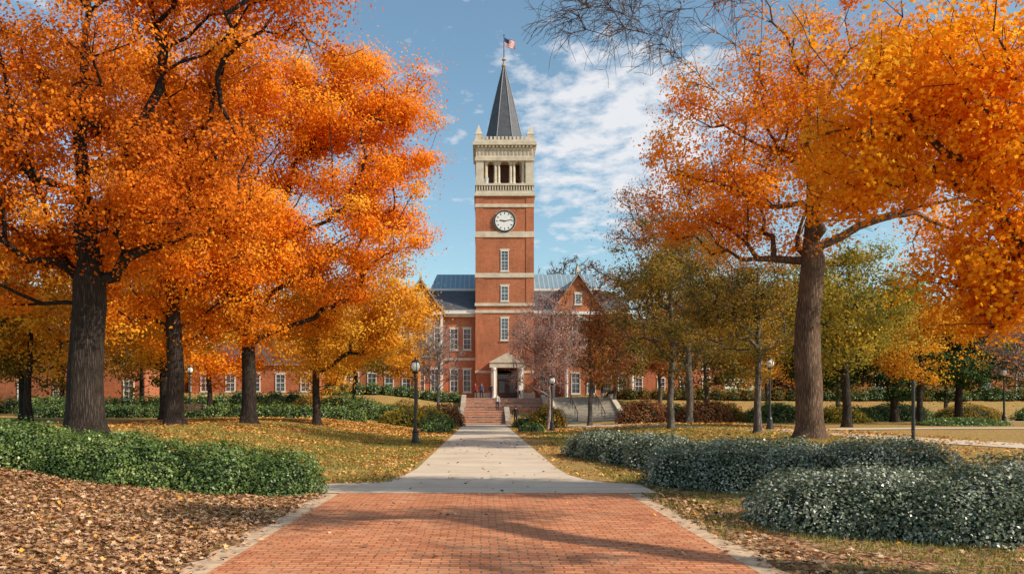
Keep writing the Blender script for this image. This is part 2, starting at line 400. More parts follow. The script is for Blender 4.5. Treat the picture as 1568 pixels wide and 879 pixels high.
    for i in range(len(zz)-1):
        for a in range(k):
            a2=(a+1)%k; Fc.append((i*k+a,i*k+a2,(i+1)*k+a2,(i+1)*k+a))
    np_mesh('trunk',V,Fc,mbark,E,smooth=True)
    ch=np.arange(ntr,n); pr=par[ch]
    R0=np.minimum(R[pr],R[ch]*1.25+.004); 
    big=R[ch]>.07
    for nm,mask,kk in (('limbs',big,9),('twigs',~big,4)):
        if mask.sum()==0: continue
        v,f=tubes(PA[pr[mask]],PA[ch[mask]],R0[mask],R[ch[mask]],kk)
        np_mesh(nm,v,f,mbark,E,smooth=True)
    if lpc>0:
        TT=T[leafy]; m=len(TT)
        cnt=rng.integers(int(lpc*.5),int(lpc*1.5)+1,size=m)
        ci=np.repeat(np.arange(m),cnt); N=len(ci)
        cs=rng.uniform(.6,1.4,size=m)
        ud=rng.normal(size=(N,3)); ud/=np.linalg.norm(ud,axis=1)[:,None]
        # leaves sit on the outside of each spray; a tail strays further
        rad=np.where(rng.random(N)<.8,rng.random(N)**.4,1+np.abs(rng.normal(size=N))*.45)
        off=ud*rad[:,None]; off[:,2]*=zflat
        off*= (clr*cs[ci])[:,None]*.95
        C=TT[ci]+off
        S=ls*rng.uniform(.6,1.25,size=N)
        NN=ud*.9+TD[ci]*.45+rng.normal(size=(N,3))*.42
        tone=np.clip(.5+rng.normal(size=m)[ci]*.16+rng.normal(size=N)*.07,0,1)
        leaves('leaves',C,S,rng,mleaf,tone,E,up,tmpl,NN)
    return E

# left trees
build_tree('maple_tree',-11,22,3.9,15,.50,[(-11,22,10.3,5,4.5,4.2,3),(-14.3,22,7.2,3.4,3.5,2.8,1.2),(-8.3,22,7.6,2.5,3,2.0,.9),(-6.3,21,12.6,3.4,2.6,1.9,.9),(-10.4,22.5,6.2,2.6,2,1.4,.4)],430,240,.85,.11,L_RUST,BARK,11,twigs=700,gap=-.14)
build_tree('maple_tree',-13.2,34,4.4,17,.38,[(-13.2,34,8.4,4.8,4.5,4.2,2),(-13,34,15,5,4.5,4.5,1.6)],330,290,1.0,.13,L_ORANGE,BARK,12,twigs=200,gap=-.18)
build_tree('maple_tree',-11.2,38,4.4,18,.36,[(-10.3,38,8.7,5,5,4.3,2),(-8.3,38,14.6,5.1,5,4,2),(-4.9,38,16.2,2.8,3,2.2,.55),(-5.3,38,10.6,3,3,2.4,.65),(-3.7,38,13.4,1.9,2,1.2,.22)],440,290,.95,.135,L_ORANGE,BARK,13,twigs=300,gap=-.18)
build_tree('maple_tree',-9.2,44,3.2,9.5,.22,[(-7.8,44,7.0,4.2,4,3.6,1.4),(-4.8,44,7.2,2.0,2.4,3.2,.42)],230,190,.9,.145,L_GOLD,BARK,14,gap=-.2)
build_tree('maple_tree',-19.2,48,3.6,13,.3,[(-19.2,48,8.2,5.4,4,4.8,1)],210,150,1.1,.18,L_GOLD,BARK,15,gap=-.2)
build_tree('oak_tree',-26,45,3,12,.22,[(-27,45,7.2,4.4,4,4.8,1)],160,140,1.1,.18,L_OLIVE,BARK,16,gap=-.15)
build_tree('oak_tree',-24,42,3,11,.2,[(-22.6,42,7.2,3.8,4,4.2,1)],150,140,1.0,.18,L_GOLD,BARK,17,gap=-.15)
for i,(x,y,zz,rx,rz,mt) in enumerate([(-14,66,7.4,5,4.6,L_GOLD),(-22,64,7.6,5,4.8,L_ORANGE),(-30,70,8,5.6,5,L_OLIVE),(-38,72,8,6,5.2,L_GOLD),(-46,70,8.4,6,5.6,L_OLIVE),(-13,80,7.8,4.2,3.6,L_YG)]):
    build_tree('maple_tree',x,y,3.2,zz+rz*.7,.22,[(x,y,zz,rx,4.2,rz,1)],140,90,1.2,.26,mt,BARK,50+i,gap=-.2)
# right trees
build_tree('maple_tree',12.3,30,6.6,17,.50,[(12.5,30,12.2,6,4.6,4.8,3),(9.9,30,9.4,3.2,3,2.2,.8),(15.8,30,10,4,4,3.4,1)],360,190,.85,.12,L_ORANGE,BARK2,21,twigs=900,gap=-.06,
   bare=[(5.8,27.5,15.4,3.4,2.0,1.2,1),(3.2,27.5,14.9,1.4,1.4,.8,.3)],nbare=42,btw=800,tipr=.008)
build_tree('maple_tree',12.6,13.2,2.6,8.5,.42,[(8.6,13,5.7,2.5,1.8,1.8,2),(7.1,13,6.6,1.9,1.5,1.5,1.0),(8.3,13,3.9,1.3,1.0,1.0,.5),(7.0,13,3.7,.9,.7,1.0,.34),(8.4,13,3.3,.6,.6,.5,.14),(6.0,13.3,5.3,.9,.8,.9,.28),(9.5,13,8.4,2.8,1.8,1.5,.5)],310,135,.5,.088,L_BRIGHT,BARK2,22,twigs=350,tmpl=LOBED,gap=-.2,tipr=.006,up=.1,zflat=.75)
build_tree('maple_tree',15,3,4,11,.4,[(10.9,6.4,10.2,3.6,.9,1.0,1),(15,3,10,3,2,3,.2)],65,80,.7,.13,L_BRIGHT,BARK2,60,gap=-.05)  # added out of frame; thin crown shaped to cast a shadow band across the path
build_tree('oak_tree',10.6,45,3.2,12,.2,[(10.5,45,8.4,3.9,3.6,4.4,1)],190,100,.85,.14,L_OLIVE,BARKG,23,twigs=500,gap=-.15)
build_tree('oak_tree',12.4,36,2.0,8,.17,[(11.7,36.5,6.0,3.4,3,3,1)],170,115,.75,.12,L_OLIVE,BARKG,24,twigs=500,gap=-.15)
build_tree('oak_tree',8.3,62,3,10,.18,[(8.6,62,7.4,3.4,3,4.2,1)],150,90,.9,.16,L_BROWN,BARKG,25,twigs=600,gap=-.2)
build_tree('oak_tree',15,58,5,18,.26,[(14.5,58,12.6,6,5,6.4,1)],260,75,1.1,.17,L_BROWN,BARKG,26,twigs=1400,gap=-.15,tipr=.011)
build_tree('maple_tree',21,46,3.0,11,.25,[(20.2,46,7.4,4.8,4,3.8,1)],200,140,1.0,.16,L_YG,BARK,27,gap=-.2)
build_tree('pine_tree',31,60,2,12,.3,[(31,60,5,4,4,3,1),(31,60,8.5,2.8,2.8,3,1)],200,120,.8,.2,L_DARK,BARK,28)
build_tree('pine_tree',37,62,2,11,.3,[(37,62,5,4,4,3,1),(37,62,8,2.6,2.6,2.6,1)],180,120,.8,.2,L_DARK,BARK,29)
build_tree('pine_tree',24,58,2,10,.25,[(24,58,5,3.4,3.4,3,1),(24,58,7.6,2.4,2.4,2.4,1)],170,120,.8,.2,L_DARK,BARK,41)
build_tree('maple_tree',28.5,52,3,9,.2,[(28.5,52,6.0,3.0,3,2.8,1)],120,100,.9,.16,L_GOLD,BARK,30,gap=-.1)
for i,(x,y,zz,rx,rz,mt) in enumerate([(19,68,8,4.6,4.8,L_OLIVE),(25,70,7.8,5,4.8,L_GOLD),(33,74,7.6,5,4.6,L_OLIVE),(43,74,7.2,5.4,4.6,L_YG),(52,76,7.6,6,4.8,L_OLIVE),(13.5,82,7.6,3.6,4.4,L_OLIVE),(18.6,84,8.6,3.6,4.6,L_BROWN)]):
    build_tree('oak_tree',x,y,3.4,zz+rz*.7,.2,[(x,y,zz,rx,4.2,rz,1)],130,90,1.2,.26,mt,BARKG,70+i,gap=-.2,twigs=200)
build_tree('bare_tree',36,52,2.5,9,.2,[(36,52,6.3,3.6,3,3,1)],180,22,.7,.13,L_PINK,BARKP,31,twigs=1200,tipr=.011)
build_tree('crape_myrtle_tree',4.6,56,1.6,8.5,.13,[(4.4,56,6.0,2.8,2.4,3.4,1)],280,60,.6,.09,L_PINK,BARKP,32,twigs=1800,tipr=.008)
build_tree('bare_tree',-3.7,66,2,8,.12,[(-3.8,66,6,2.0,2,2.9,1)],170,14,.5,.10,L_PINK,BARKW,33,twigs=1200,tipr=.010)
build_tree('bare_tree',12,118,9,24,.3,[(12.2,118,19.5,5.2,4,4.6,1)],200,3,.7,.2,L_BROWN,BARKG,34,twigs=1600,tipr=.02)
build_tree('oak_tree',-6.5,78,3.6,9,.15,[(-6.8,78,6.2,2.6,2.4,2.4,1)],90,80,.8,.18,L_GOLD,BARK,35,gap=-.1)

rng=np.random.default_rng(77)
DT=empty('distant_trees'); C=[];tn=[]
for k in range(95):
    if k<47: cx=rng.uniform(-105,-16)
    else: cx=rng.uniform(22,115)
    cy=rng.uniform(110,135); hh=rng.uniform(5,9.5); w=rng.uniform(3.5,6); t0=rng.uniform(.15,.85)
    nc=70
    d=rng.normal(size=(nc,3)); d/=np.linalg.norm(d,axis=1)[:,None]; cc=np.array([cx,cy,Hf(cx,cy)+hh*.95])+d*(rng.random(nc)**.4)[:,None]*np.array([w,w*.8,hh*.85])
    ci=np.repeat(np.arange(nc),12); c=cc[ci]+rng.normal(size=(len(ci),3))*.7; C.append(c); tn.append(np.clip(t0+rng.normal(size=len(ci))*.12,0,1))
C=np.vstack(C); tn=np.concatenate(tn)
leaves('foliage',C,rng.uniform(.35,.7,len(C)),rng,L_DIST,tn,DT)

# ------------------------------------------------------------------ hedges / shrubs
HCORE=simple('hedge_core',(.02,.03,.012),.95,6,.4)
def mound(name,blobs,dens,ls,mat,seed,p=2.5,parent=None):
    rng=np.random.default_rng(seed); E=empty(name); Cs=[];Ns=[]
    B=[(x,y,Hf(x,y),rx,ry,h) for x,y,rx,ry,h in blobs]
    cv=[];cf=[]
    for bi,(x,y,z,rx,ry,h) in enumerate(B):
        area=2*math.pi*((rx*ry+rx*h+ry*h)/3); n=int(area*dens)
        d=rng.normal(size=(n,3)); d[:,2]=np.abs(d[:,2]); d/=np.linalg.norm(d,axis=1)[:,None]
        r=1/((np.abs(d)**p).sum(1))**(1/p); lump=np.array([mnoise.noise(Vector((q[0]*2.6+x,q[1]*2.6+y,q[2]*2.6+bi))) for q in d])
        u=d*(r*(1+.16*lump)*rng.uniform(.84,1.05,n))[:,None]
        spr=rng.random(n)<.05; u[spr]*=rng.uniform(1.03,1.14,spr.sum())[:,None]
        c=np.array([x,y,z])+u*np.array([rx,ry,h]); keep=np.ones(n,bool)
        for bj,(x2,y2,z2,rx2,ry2,h2) in enumerate(B):
            if bj==bi: continue
            q=np.abs((c-np.array([x2,y2,z2]))/np.array([rx2,ry2,h2])); keep&=((q**p).sum(1)**(1/p)>.82)
        nn=u/np.array([rx,ry,h]); Cs.append(c[keep]); Ns.append((nn/np.linalg.norm(nn,axis=1)[:,None]+rng.normal(size=(n,3))*.6)[keep])
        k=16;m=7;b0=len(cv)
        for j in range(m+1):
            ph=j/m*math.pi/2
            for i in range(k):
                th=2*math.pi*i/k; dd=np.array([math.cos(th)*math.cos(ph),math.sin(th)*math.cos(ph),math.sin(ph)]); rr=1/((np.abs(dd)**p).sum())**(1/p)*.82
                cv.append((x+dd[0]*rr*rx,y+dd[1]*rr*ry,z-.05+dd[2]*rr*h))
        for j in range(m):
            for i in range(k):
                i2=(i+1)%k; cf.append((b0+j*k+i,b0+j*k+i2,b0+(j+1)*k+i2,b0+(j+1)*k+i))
    C=np.vstack(Cs); N=np.vstack(Ns); n=len(C)
    C[:,2]=np.maximum(C[:,2],H(C[:,0],C[:,1])+.01)
    cl=np.array([mnoise.noise(Vector((q[0]*1.6,q[1]*1.6,q[2]*1.6))) for q in C])
    tone=np.clip(.5+rng.normal(size=n)*.2+cl*.35,0,1)
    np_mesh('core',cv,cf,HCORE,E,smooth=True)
    leaves('leaves',C,ls*rng.uniform(.6,1.3,n),rng,mat,tone,E,.35,DIAMOND,N)
    return E
def chain(pts,w,h,step=.7,seed=0,jit=.12):
    r=random.Random(seed); out=[]
    for a,b_ in zip(pts[:-1],pts[1:]):
        d=math.dist(a,b_); n=max(1,int(d/step))
        for i in range(n):
            f=i/n; k=1+r.uniform(-jit,jit); out.append((a[0]+(b_[0]-a[0])*f+r.uniform(-.1,.1),a[1]+(b_[1]-a[1])*f+r.uniform(-.1,.1),w*k,w*k,h*(1+r.uniform(-jit,jit)*.7)))
    out.append((*pts[-1],w*.9,w*.9,h*.92)); return out
mound('hedge',chain([(-4.0,15.1),(-6,14.9),(-8.5,14.9),(-13,15.4)],.95,.82,seed=1,jit=.12),1400,.055,L_HEDGE,1)
mound('hedge',chain([(4.95,11.2),(6.3,10.2),(9.5,9.9)],1.15,.84,seed=2,jit=.14),1900,.045,L_HEDGE2,2)
mound('hedge',chain([(4.3,16.6),(6,15.8),(8.2,15.3)],1.05,.88,seed=3,jit=.14),1250,.052,L_HEDGE2,3)
mound('hedge',chain([(3.6,26.6),(4.4,23),(5.2,20.2),(7.5,19.2)],.95,.82,step=.9,seed=4,jit=.15),650,.07,L_HEDGE2,4)
mound('hedge',chain([(-31,56),(-22,56),(-9,56)],.9,.9,step=1.1,seed=5,jit=.05),130,.14,L_HEDGE,5)
mound('hedge',chain([(-36,64),(-24,64)],1.2,1.6,step=1.4,seed=15,jit=.1),90,.16,L_HEDGE,15)
mound('hedge',chain([(-17,89.5),(-3.2,89.5)],1.0,1.2,step=1.5,seed=6,jit=.15),60,.18,L_HEDGE,6)
mound('hedge',chain([(14.6,89),(34,88)],1.1,1.3,step=1.6,seed=7,jit=.2),60,.18,L_OLIVE,7)
mound('hedge',chain([(-58,78),(-20,84)],1.2,1.5,step=1.8,seed=8,jit=.2),50,.2,L_HEDGE,8)
mound('hedge',chain([(36,88),(76,88)],1.2,1.3,step=1.8,seed=9,jit=.2),50,.2,L_HEDGE,9)
for i,(x,y,r,h,mt) in enumerate([(-9.5,64,1.4,1.7,L_HEDGE),(-7.6,63,1.4,1.4,L_HEDGE),(-6,60,1.5,1.3,L_YG),(-4.4,62,1.3,1.7,L_OLIVE),(-3.4,58,1.0,1.1,L_HEDGE),(-3.2,66,1.2,1.9,L_REDSH),(-3.0,50,.8,.6,L_HEDGE),
      (12,60,1.6,1.8,L_REDSH),(14.4,62,1.3,1.5,L_HEDGE),(16.6,60,1.7,1.7,L_REDSH),(19,64,1.6,1.6,L_OLIVE),(3.4,63,.9,.9,L_HEDGE),(4.8,60,1.1,1.8,L_OLIVE),(3.1,52,.7,.6,L_HEDGE),
      (24,66,2,1.5,L_HEDGE),(29,64,2.2,1.3,L_HEDGE),(34,66,2.4,1.5,L_HEDGE),(40,66,2.2,1.4,L_OLIVE),(46,64,2.6,1.6,L_HEDGE),(-12.5,70,1.8,2,L_HEDGE),(-15.5,72,1.8,1.8,L_OLIVE),(30,50,2.2,.5,L_HEDGE),(36,48,2.2,.5,L_REDSH),
      (5.4,70.5,1.2,1.5,L_REDSH),(-4.8,74,1.3,1.5,L_HEDGE),(-7.5,76,1.5,1.8,L_OLIVE),(22,60,1.8,1.4,L_HEDGE),(26,58,1.6,1.1,L_YG),(-18,66,1.7,1.5,L_HEDGE)]):
    mound('shrub',[(x,y,r,r*.9,h),(x+r*.6,y+.3,r*.8,r*.7,h*.85),(x-r*.6,y-.2,r*.7,r*.7,h*.75)],120,.15,mt,40+i,p=2.1)

# ------------------------------------------------------------------ ground scatter
rng=np.random.default_rng(5)
def scatter(n,x0,x1,y0,y1,fn=None):
    x=rng.uniform(x0,x1,n); y=y0+(y1-y0)*rng.random(n)**1.25
    k=np.ones(n,bool)
    if fn is not None: k=fn(x,y)
    x=x[k];y=y[k]; return np.column_stack([x,y,H(x,y)])
offpath=lambda x,y: np.where(y<17.2,np.abs(x)>2.95,np.abs(x-.1)>1.95)&~((y>15)&(y<17)&(x>-3.6)&(x<3.3))
def patchy(x,y,s=.35,t=0.):
    return np.array([mnoise.noise(Vector((a*s,b_*s,7.3)))+mnoise.noise(Vector((a*s*4,b_*s*4,1.3)))*.5 for a,b_ in zip(x,y)])>t
def ground_leaves(nm,A,mat,tm=LOBED,k=1):
    A[:,2]+=rng.uniform(.012,.04,len(A))
    N=np.column_stack([rng.normal(size=len(A))*.5,rng.normal(size=len(A))*.5,np.ones(len(A))])
    sz=k*rng.uniform(.04,.09,len(A))*(1+np.clip((A[:,1]-16)/30,0,1.4))
    leaves(nm,A,sz,rng,mat,np.clip(rng.normal(size=len(A))*.25+.5,0,1),None,.2,tm,N)
edge_l=scatter(4200,-3.7,-2.5,4.5,15); edge_r=scatter(3000,2.5,3.7,4.5,15)
edge_l=edge_l[rng.random(len(edge_l))<np.clip((-edge_l[:,0]-2.7)*1.1,.02,1)]; edge_r=edge_r[rng.random(len(edge_r))<np.clip((edge_r[:,0]-2.65)*.9,.02,1)]
ground_leaves('fallen_leaves',np.vstack([scatter(40000,-11,-3.15,4.5,14.8,offpath),edge_l,edge_r,
   scatter(8000,3.0,8,4.5,24,lambda x,y:offpath(x,y)&patchy(x,y,.5,-.1)),scatter(260,-2.7,2.7,5,40)]),L_LITTER)
ground_leaves('fallen_leaves',np.vstack([scatter(36000,-18,-1.7,17,58,lambda x,y:(np.abs(x-.1)>1.95)&patchy(x,y,.35,-.3)),
   scatter(14000,2,18,18,58,lambda x,y:offpath(x,y)&patchy(x,y,.3,-.28))]),L_LAWNLEAF,DIAMOND,1.15)
G=np.vstack([scatter(42000,2.95,8,4.5,26,lambda x,y:offpath(x,y)&patchy(x,y,.6,-.3)),
   scatter(60000,-12,-2,16.9,42,lambda x,y:offpath(x,y)&patchy(x,y,.5,-.2)),
   scatter(6000,-9,-3.1,4.5,15,offpath),
   scatter(18000,3,14,24,50,lambda x,y:offpath(x,y))])
n=len(G); a=rng.uniform(0,6.28,n); hgt=rng.uniform(.03,.07,n)*(1+np.clip((G[:,1]-15)/40,0,1)); w=.005+.0005*G[:,1]
dx=np.cos(a)*w;dy=np.sin(a)*w
V=np.stack([G+np.column_stack([dx,dy,np.zeros(n)]),G-np.column_stack([dx,dy,np.zeros(n)]),G+np.column_stack([rng.normal(size=n)*.03,rng.normal(size=n)*.03,hgt])],1).reshape(-1,3)
np_mesh('grass',V,np.arange(3*n).reshape(n,3),L_GRASS,None,np.clip(rng.normal(size=n)*.22+.5,0,1))

# ------------------------------------------------------------------ steps
def stairs(name,x0,x1,y0,tread,rise,n,z0,ytop,mat,cheek,mch):
    E=empty(name); b=Batch()
    for i in range(n): b.box(x0,x1,y0+i*tread,y0+(i+1)*tread-.002 if i<n-1 else ytop,z0-.4,z0+(i+1)*rise)
    b.done('treads',mat,E)
    nb=Batch()
    for i in range(n): nb.box(x0+.01,x1-.01,y0+i*tread-.03,y0+i*tread+.05,z0+(i+1)*rise-.05,z0+(i+1)*rise+.006)
    nb.done('nosings',CONC_STEP,E)
    if cheek:
        c=Batch()
        for xa,xb in ((x0-.5,x0-.004),(x1+.004,x1+.5)):
            ye=y0+n*tread
            c.poly([(xa,y0-.6,z0-.4),(xb,y0-.6,z0-.4),(xb,ye+.6,z0-.4),(xa,ye+.6,z0-.4),(xa,y0-.6,z0+.35),(xb,y0-.6,z0+.35),(xb,ye+.6,z0+n*rise+.4),(xa,ye+.6,z0+n*rise+.4)],
               [(0,3,2,1),(4,5,6,7),(0,1,5,4),(1,2,6,5),(2,3,7,6),(3,0,4,7)])
        c.done('cheek_walls',mch,E)
    return E
stairs('brick_steps',-1.9,2.0,72.02,.6,.15,8,0,84.0,PB,True,STONE_D)
stairs('brick_steps',-1.9,6.4,84.02,.45,.15,9,1.2,96.4,PB,True,STONE_D)
stairs('stone_steps',7.2,13.2,75,.5,.15,17,0,92.0,CONC_STEP,True,STONE)
hr=Batch()
for x in (8.9,11.5):
    A_=np.array([(x,75.2,1.05),(x,83.4,3.45)]); v,f=tubes(A_[:1],A_[1:],np.array([.04]),np.array([.04]),6); hr.poly([tuple(q) for q in v],[tuple(q) for q in f])
    for k in range(5):
        y=75.3+k*2; zt=1.05+(y-75.2)*2.4/8.2; hr.box(x-.025,x+.025,y,y+.05,zt-.95,zt)
hr.done('handrail',IRON)

# ------------------------------------------------------------------ building
class Parts(dict):
    def __missing__(s,k): s[k]=Batch(); return s[k]
def window(Pt,x,z0,z1,w,yf,lintel=True,rows=4,cols=2):
    W=Pt['window_frames']; G_=Pt['window_glass']; S=Pt['sills_lintels']
    x0,x1=x-w/2,x+w/2
    G_.box(x0+.08,x1-.08,yf-.02,yf+.1,z0+.08,z1-.08)
    W.box(x0,x0+.085,yf-.08,yf+.1,z0,z1);W.box(x1-.085,x1,yf-.08,yf+.1,z0,z1)
    W.box(x0+.085,x1-.085,yf-.08,yf+.1,z1-.09,z1);W.box(x0+.085,x1-.085,yf-.08,yf+.1,z0,z0+.09)
    for i in range(1,rows):
        zz=z0+(z1-z0)*i/rows; t=.035 if i==rows//2 else .016
        W.box(x0+.085,x1-.085,yf-.05,yf,zz-t,zz+t)
    for i in range(1,cols+0):
        xx=x0+(x1-x0)*i/cols; W.box(xx-.016,xx+.016,yf-.045,yf,z0+.09,z1-.09)
    S.box(x0-.12,x1+.12,yf-.14,yf+.1,z0-.14,z0-.003)
    if lintel: S.box(x0-.12,x1+.12,yf-.05,yf+.1,z1+.003,z1+.2)
PM={'window_frames':WHITE,'window_glass':GLASS,'sills_lintels':STONE,'walls':BRICK,'stone':STONE,'stone_dark':STONE_D,'roof':SLATE,'metal_roof':METAL,'door':DOOR,'white':WHITE,'interior':INT,'iron':IRON}
def finish(Pt,E):
    for k,b_ in Pt.items(): b_.done(k,PM[k],E)

TW=empty('clock_tower'); T=Parts(); X0,X1,Y0,Y1=-.9,6.1,97.,104.; cx,cy=2.6,100.5
T['walls'].box(X0,X1,Y0,Y1,2.3,27.2)
def band(z0,z1,o): T['stone'].box(X0-o,X1+o,Y0-o,Y1+o,z0,z1)
band(2.2,3.3,.2); band(5.7,6.0,.1); band(13.0,13.35,.1); band(13.85,14.2,.14); band(17.3,17.85,.12); band(22.2,22.9,.12); band(25.85,26.25,.12); band(27.2,27.55,.22)
for xa in (X0,X1-.9):
    T['walls'].box(xa+(-.06 if xa==X0 else 0),xa+.9+(.06 if xa!=X0 else 0),Y0-.06,Y0,6.0,13.0)
    for za,zb in ((14.2,17.3),(17.85,22.2),(22.9,25.85),(26.25,27.2)):
        T['walls'].box(xa+(-.06 if xa==X0 else 0),xa+.9+(.06 if xa!=X0 else 0),Y0-.06,Y0,za,zb)
T['stone'].box(X0-.02,X1+.02,Y0-.02,Y1+.02,27.55,27.9)
band(28.5,28.75,.12)
for side in range(2):
    for i in range(22):
        t=X0+.1+(7-.2)*i/21
        yy=Y0-.05 if side==0 else Y1-.12
        T['stone'].box(t-.08,t+.08,yy,yy+.2,27.9,28.5)
for side in range(2):
    for i in range(22):
        t=Y0+.3+(7-.6)*i/21; xx=X0-.02 if side==0 else X1-.18
        T['stone'].box(xx,xx+.2,t-.08,t+.08,27.9,28.5)
T['stone_dark'].box(X0+.3,X1-.3,Y0+.3,Y1-.3,27.9,28.5)
T['interior'].box(X0+1.6,X1-1.6,Y0+1.6,Y1-1.6,28.75,31.45)
for xa in (X0,X1-.95):
    for ya in (Y0,Y1-.95): T['stone'].box(xa,xa+.95,ya,ya+.95,28.75,31.5)
colp=[(.26,28.75),(.26,28.92),(.19,28.98),(.165,31.05),(.26,31.2),(.26,31.5)]
offs=(-1.13,-.72,.72,1.13,-2.25,2.25)
for yy in (Y0+.35,Y1-.35):
    for o in offs: T['stone'].prof(cx+o,yy,colp,10)
for xx in (X0+.35,X1-.35):
    for o in offs: T['stone'].prof(xx,cy+o,colp,10)
for yy in (Y0+.12,):
    for xa,xb in ((cx-2.1,cx-1.3),(cx-.6,cx+.6),(cx+1.3,cx+2.1)):
        n_=10; r=(xb-xa)/2; xm=(xa+xb)/2; hh=min(r,.45)
        for i in range(n_):
            a0=math.pi*i/n_; a1=math.pi*(i+1)/n_
            q=[(xm+r*math.cos(a0),31.05+hh*math.sin(a0)),(xm+r*math.cos(a1),31.05+hh*math.sin(a1)),(xm+r*math.cos(a1),31.5),(xm+r*math.cos(a0),31.5)]
            T['stone'].poly([(x_,yy,z_) for x_,z_ in q]+[(x_,yy+.3,z_) for x_,z_ in q],[(0,1,2,3),(0,4,5,1),(4,7,6,5)])
band(31.5,31.95,.12)
T['stone'].box(X0,X1,Y0,Y1,31.95,33.1)
for i in range(15):
    t=X0+.3+6.4*i/14
    T['stone_dark'].box(t-.12,t+.12,Y0-.03,Y0,32.2,32.85); 
    T['stone'].box(t-.11,t+.11,Y0-.28,Y0,33.1,33.35)
    T['stone'].box(X0-.28,X0,Y0+.3+6.4*i/14-.11,Y0+.3+6.4*i/14+.11,33.1,33.35)
    T['stone'].box(X1,X1+.28,Y0+.3+6.4*i/14-.11,Y0+.3+6.4*i/14+.11,33.1,33.35)
T['stone'].box(X0+.01,X1-.01,Y0+.01,Y1-.01,33.1,33.35)
band(33.35,33.75,.38); band(33.75,34.05,.15)
for i in range(12):
    t=X0+.9+5.2*i/11; T['stone'].box(t-.14,t+.14,Y0-.1,Y0+.25,34.05,34.45)
for xa in (X0+.35,X1-.35):
    for ya in (Y0+.35,Y1-.35):
        T['stone'].box(xa-.42,xa+.42,ya-.42,ya+.42,34.05,34.75)
        T['stone'].prof(xa,ya,[(.66,34.75),(.5,34.95),(.03,36.0)],4,math.pi/4)
spp=[(2.85,34.06),(2.5,34.9),(2.2,36.0),(1.62,38.6),(.88,41.6),(.18,44.3)]
T['roof'].prof(cx,cy,spp,8,math.pi/8)
sp=Batch()
for i in range(8):
    a=math.pi/8+i*math.pi/4
    prev=None
    for r,z in spp:
        p=Vector((cx+r*math.cos(a),cy+r*math.sin(a),z))
        if prev is not None:
            v,f=tubes(np.array([prev]),np.array([p]),np.array([.07]),np.array([.06]),6); sp.poly([tuple(q) for q in v],[tuple(q) for q in f])
        prev=p
PM['spire_ribs']=simple('spire_ribs',(.16,.16,.18),.5,3,.2); T['spire_ribs']=sp
T['stone_dark'].prof(cx,cy,[(.25,44.3),(.34,44.5),(.2,44.75),(.12,45.1),(.3,45.3),(.12,45.55)],12)
T['iron'].prof(cx,cy,[(.07,45.5),(.04,48.3)],8); T['iron'].prof(cx,cy,[(.01,48.28),(.1,48.38),(.01,48.5)],8)
window(T,cx,9.7,12.4,.95,Y0,rows=6); window(T,cx,14.45,16.3,.95,Y0); window(T,cx,18.1,20.6,.95,Y0,rows=6)
ck=T['stone']; ck.disc_y(cx,Y0-.12,Y0,24.15,1.38,48)
CF=Batch(); CF.disc_y(cx,Y0-.17,Y0-.12,24.15,1.2,48); PM['clock_face']=CLOCKF; T['clock_face']=CF
CH=T['iron']
for i in range(48):
    a0=2*math.pi*i/48;a1=2*math.pi*(i+1)/48
    q=[(cx+r*math.cos(a),y,24.15+r*math.sin(a)) for y in (Y0-.22,) for r in (1.16,1.32) for a in (a0,a1)]
    q2=[(v[0],Y0-.1,v[2]) for v in q]
    CH.poly(q+q2,[(0,1,3,2),(4,6,7,5),(2,3,7,6),(0,4,5,1)])
for i in range(12):
    a=math.pi*2*i/12; r0,r1=.82,1.06; w=.045
    c,s=math.cos(a),math.sin(a)
    q=[(cx+r*c-w*sg*s,Y0-.19,24.15+r*s+w*sg*c) for r in (r0,r1) for sg in (-1,1)]
    CH.poly(q,[(0,1,3,2)])
for ang,L,w in ((math.radians(170),.62,.06),(math.radians(12),.95,.04)):
    c,s=math.cos(ang),math.sin(ang)
    q=[(cx+r*c-w*sg*s,Y0-.21,24.15+r*s+w*sg*c) for r in (-.15,L) for sg in (-1,1)]
    CH.poly(q,[(0,1,3,2)])
px0,px1=.9,4.9; pm=2.9
T['stone'].box(px0,px0+.75,95.8,97.0,2.3,6.3);T['stone'].box(px1-.75,px1,95.8,97.0,2.3,6.3)
T['stone'].box(px0-.15,px1+.15,95.6,97.0,6.3,6.9)
T['stone'].poly([(px0-.3,95.5,6.9),(px1+.3,95.5,6.9),(pm,95.5,8.1),(px0-.3,97,6.9),(px1+.3,97,6.9),(pm,97,8.1)],[(0,1,2),(3,5,4),(0,2,5,3),(1,4,5,2),(0,3,4,1)])
for xx in (px0+.37,px1-.37): T['white'].prof(xx,95.5,[(.28,2.5),(.28,2.75),(.2,2.8),(.17,5.9),(.27,6.05),(.27,6.29)],14)
T['door'].box(px0+.75,px1-.75,96.7,96.98,2.5,5.6)
T['window_glass'].box(px0+.85,px1-.85,96.64,96.7,4.95,5.5)
for xx in (2.9-.65,2.9+.65): T['window_glass'].box(xx-.35,xx+.35,96.66,96.7,3.3,4.7)
T['interior'].box(px0+.75,px1-.75,96.9,96.99,5.6,6.3)
finish(T,TW)
fl=[];ff=[];nxf,nzf=14,10
for i in range(nxf+1):
    for j in range(nzf+1):
        u=i/nxf;v=j/nzf
        fl.append((cx+.06+u*1.35,cy+.16*math.sin(u*8+v*1.5)*u,48.15-v*1.05-u*.55-.08*math.sin(u*5)))
for i in range(nxf):
    for j in range(nzf): a=i*(nzf+1)+j; ff.append((a,a+1,a+nzf+2,a+nzf+1))
fm=bpy.data.meshes.new('flag'); fm.from_pydata(fl,[],ff); uv=fm.uv_layers.new(name='UVMap')
for p in fm.polygons:
    for li in p.loop_indices:
        vi=fm.loops[li].vertex_index; uv.data[li].uv=((vi//(nzf+1))/nxf,1-(vi%(nzf+1))/nzf)
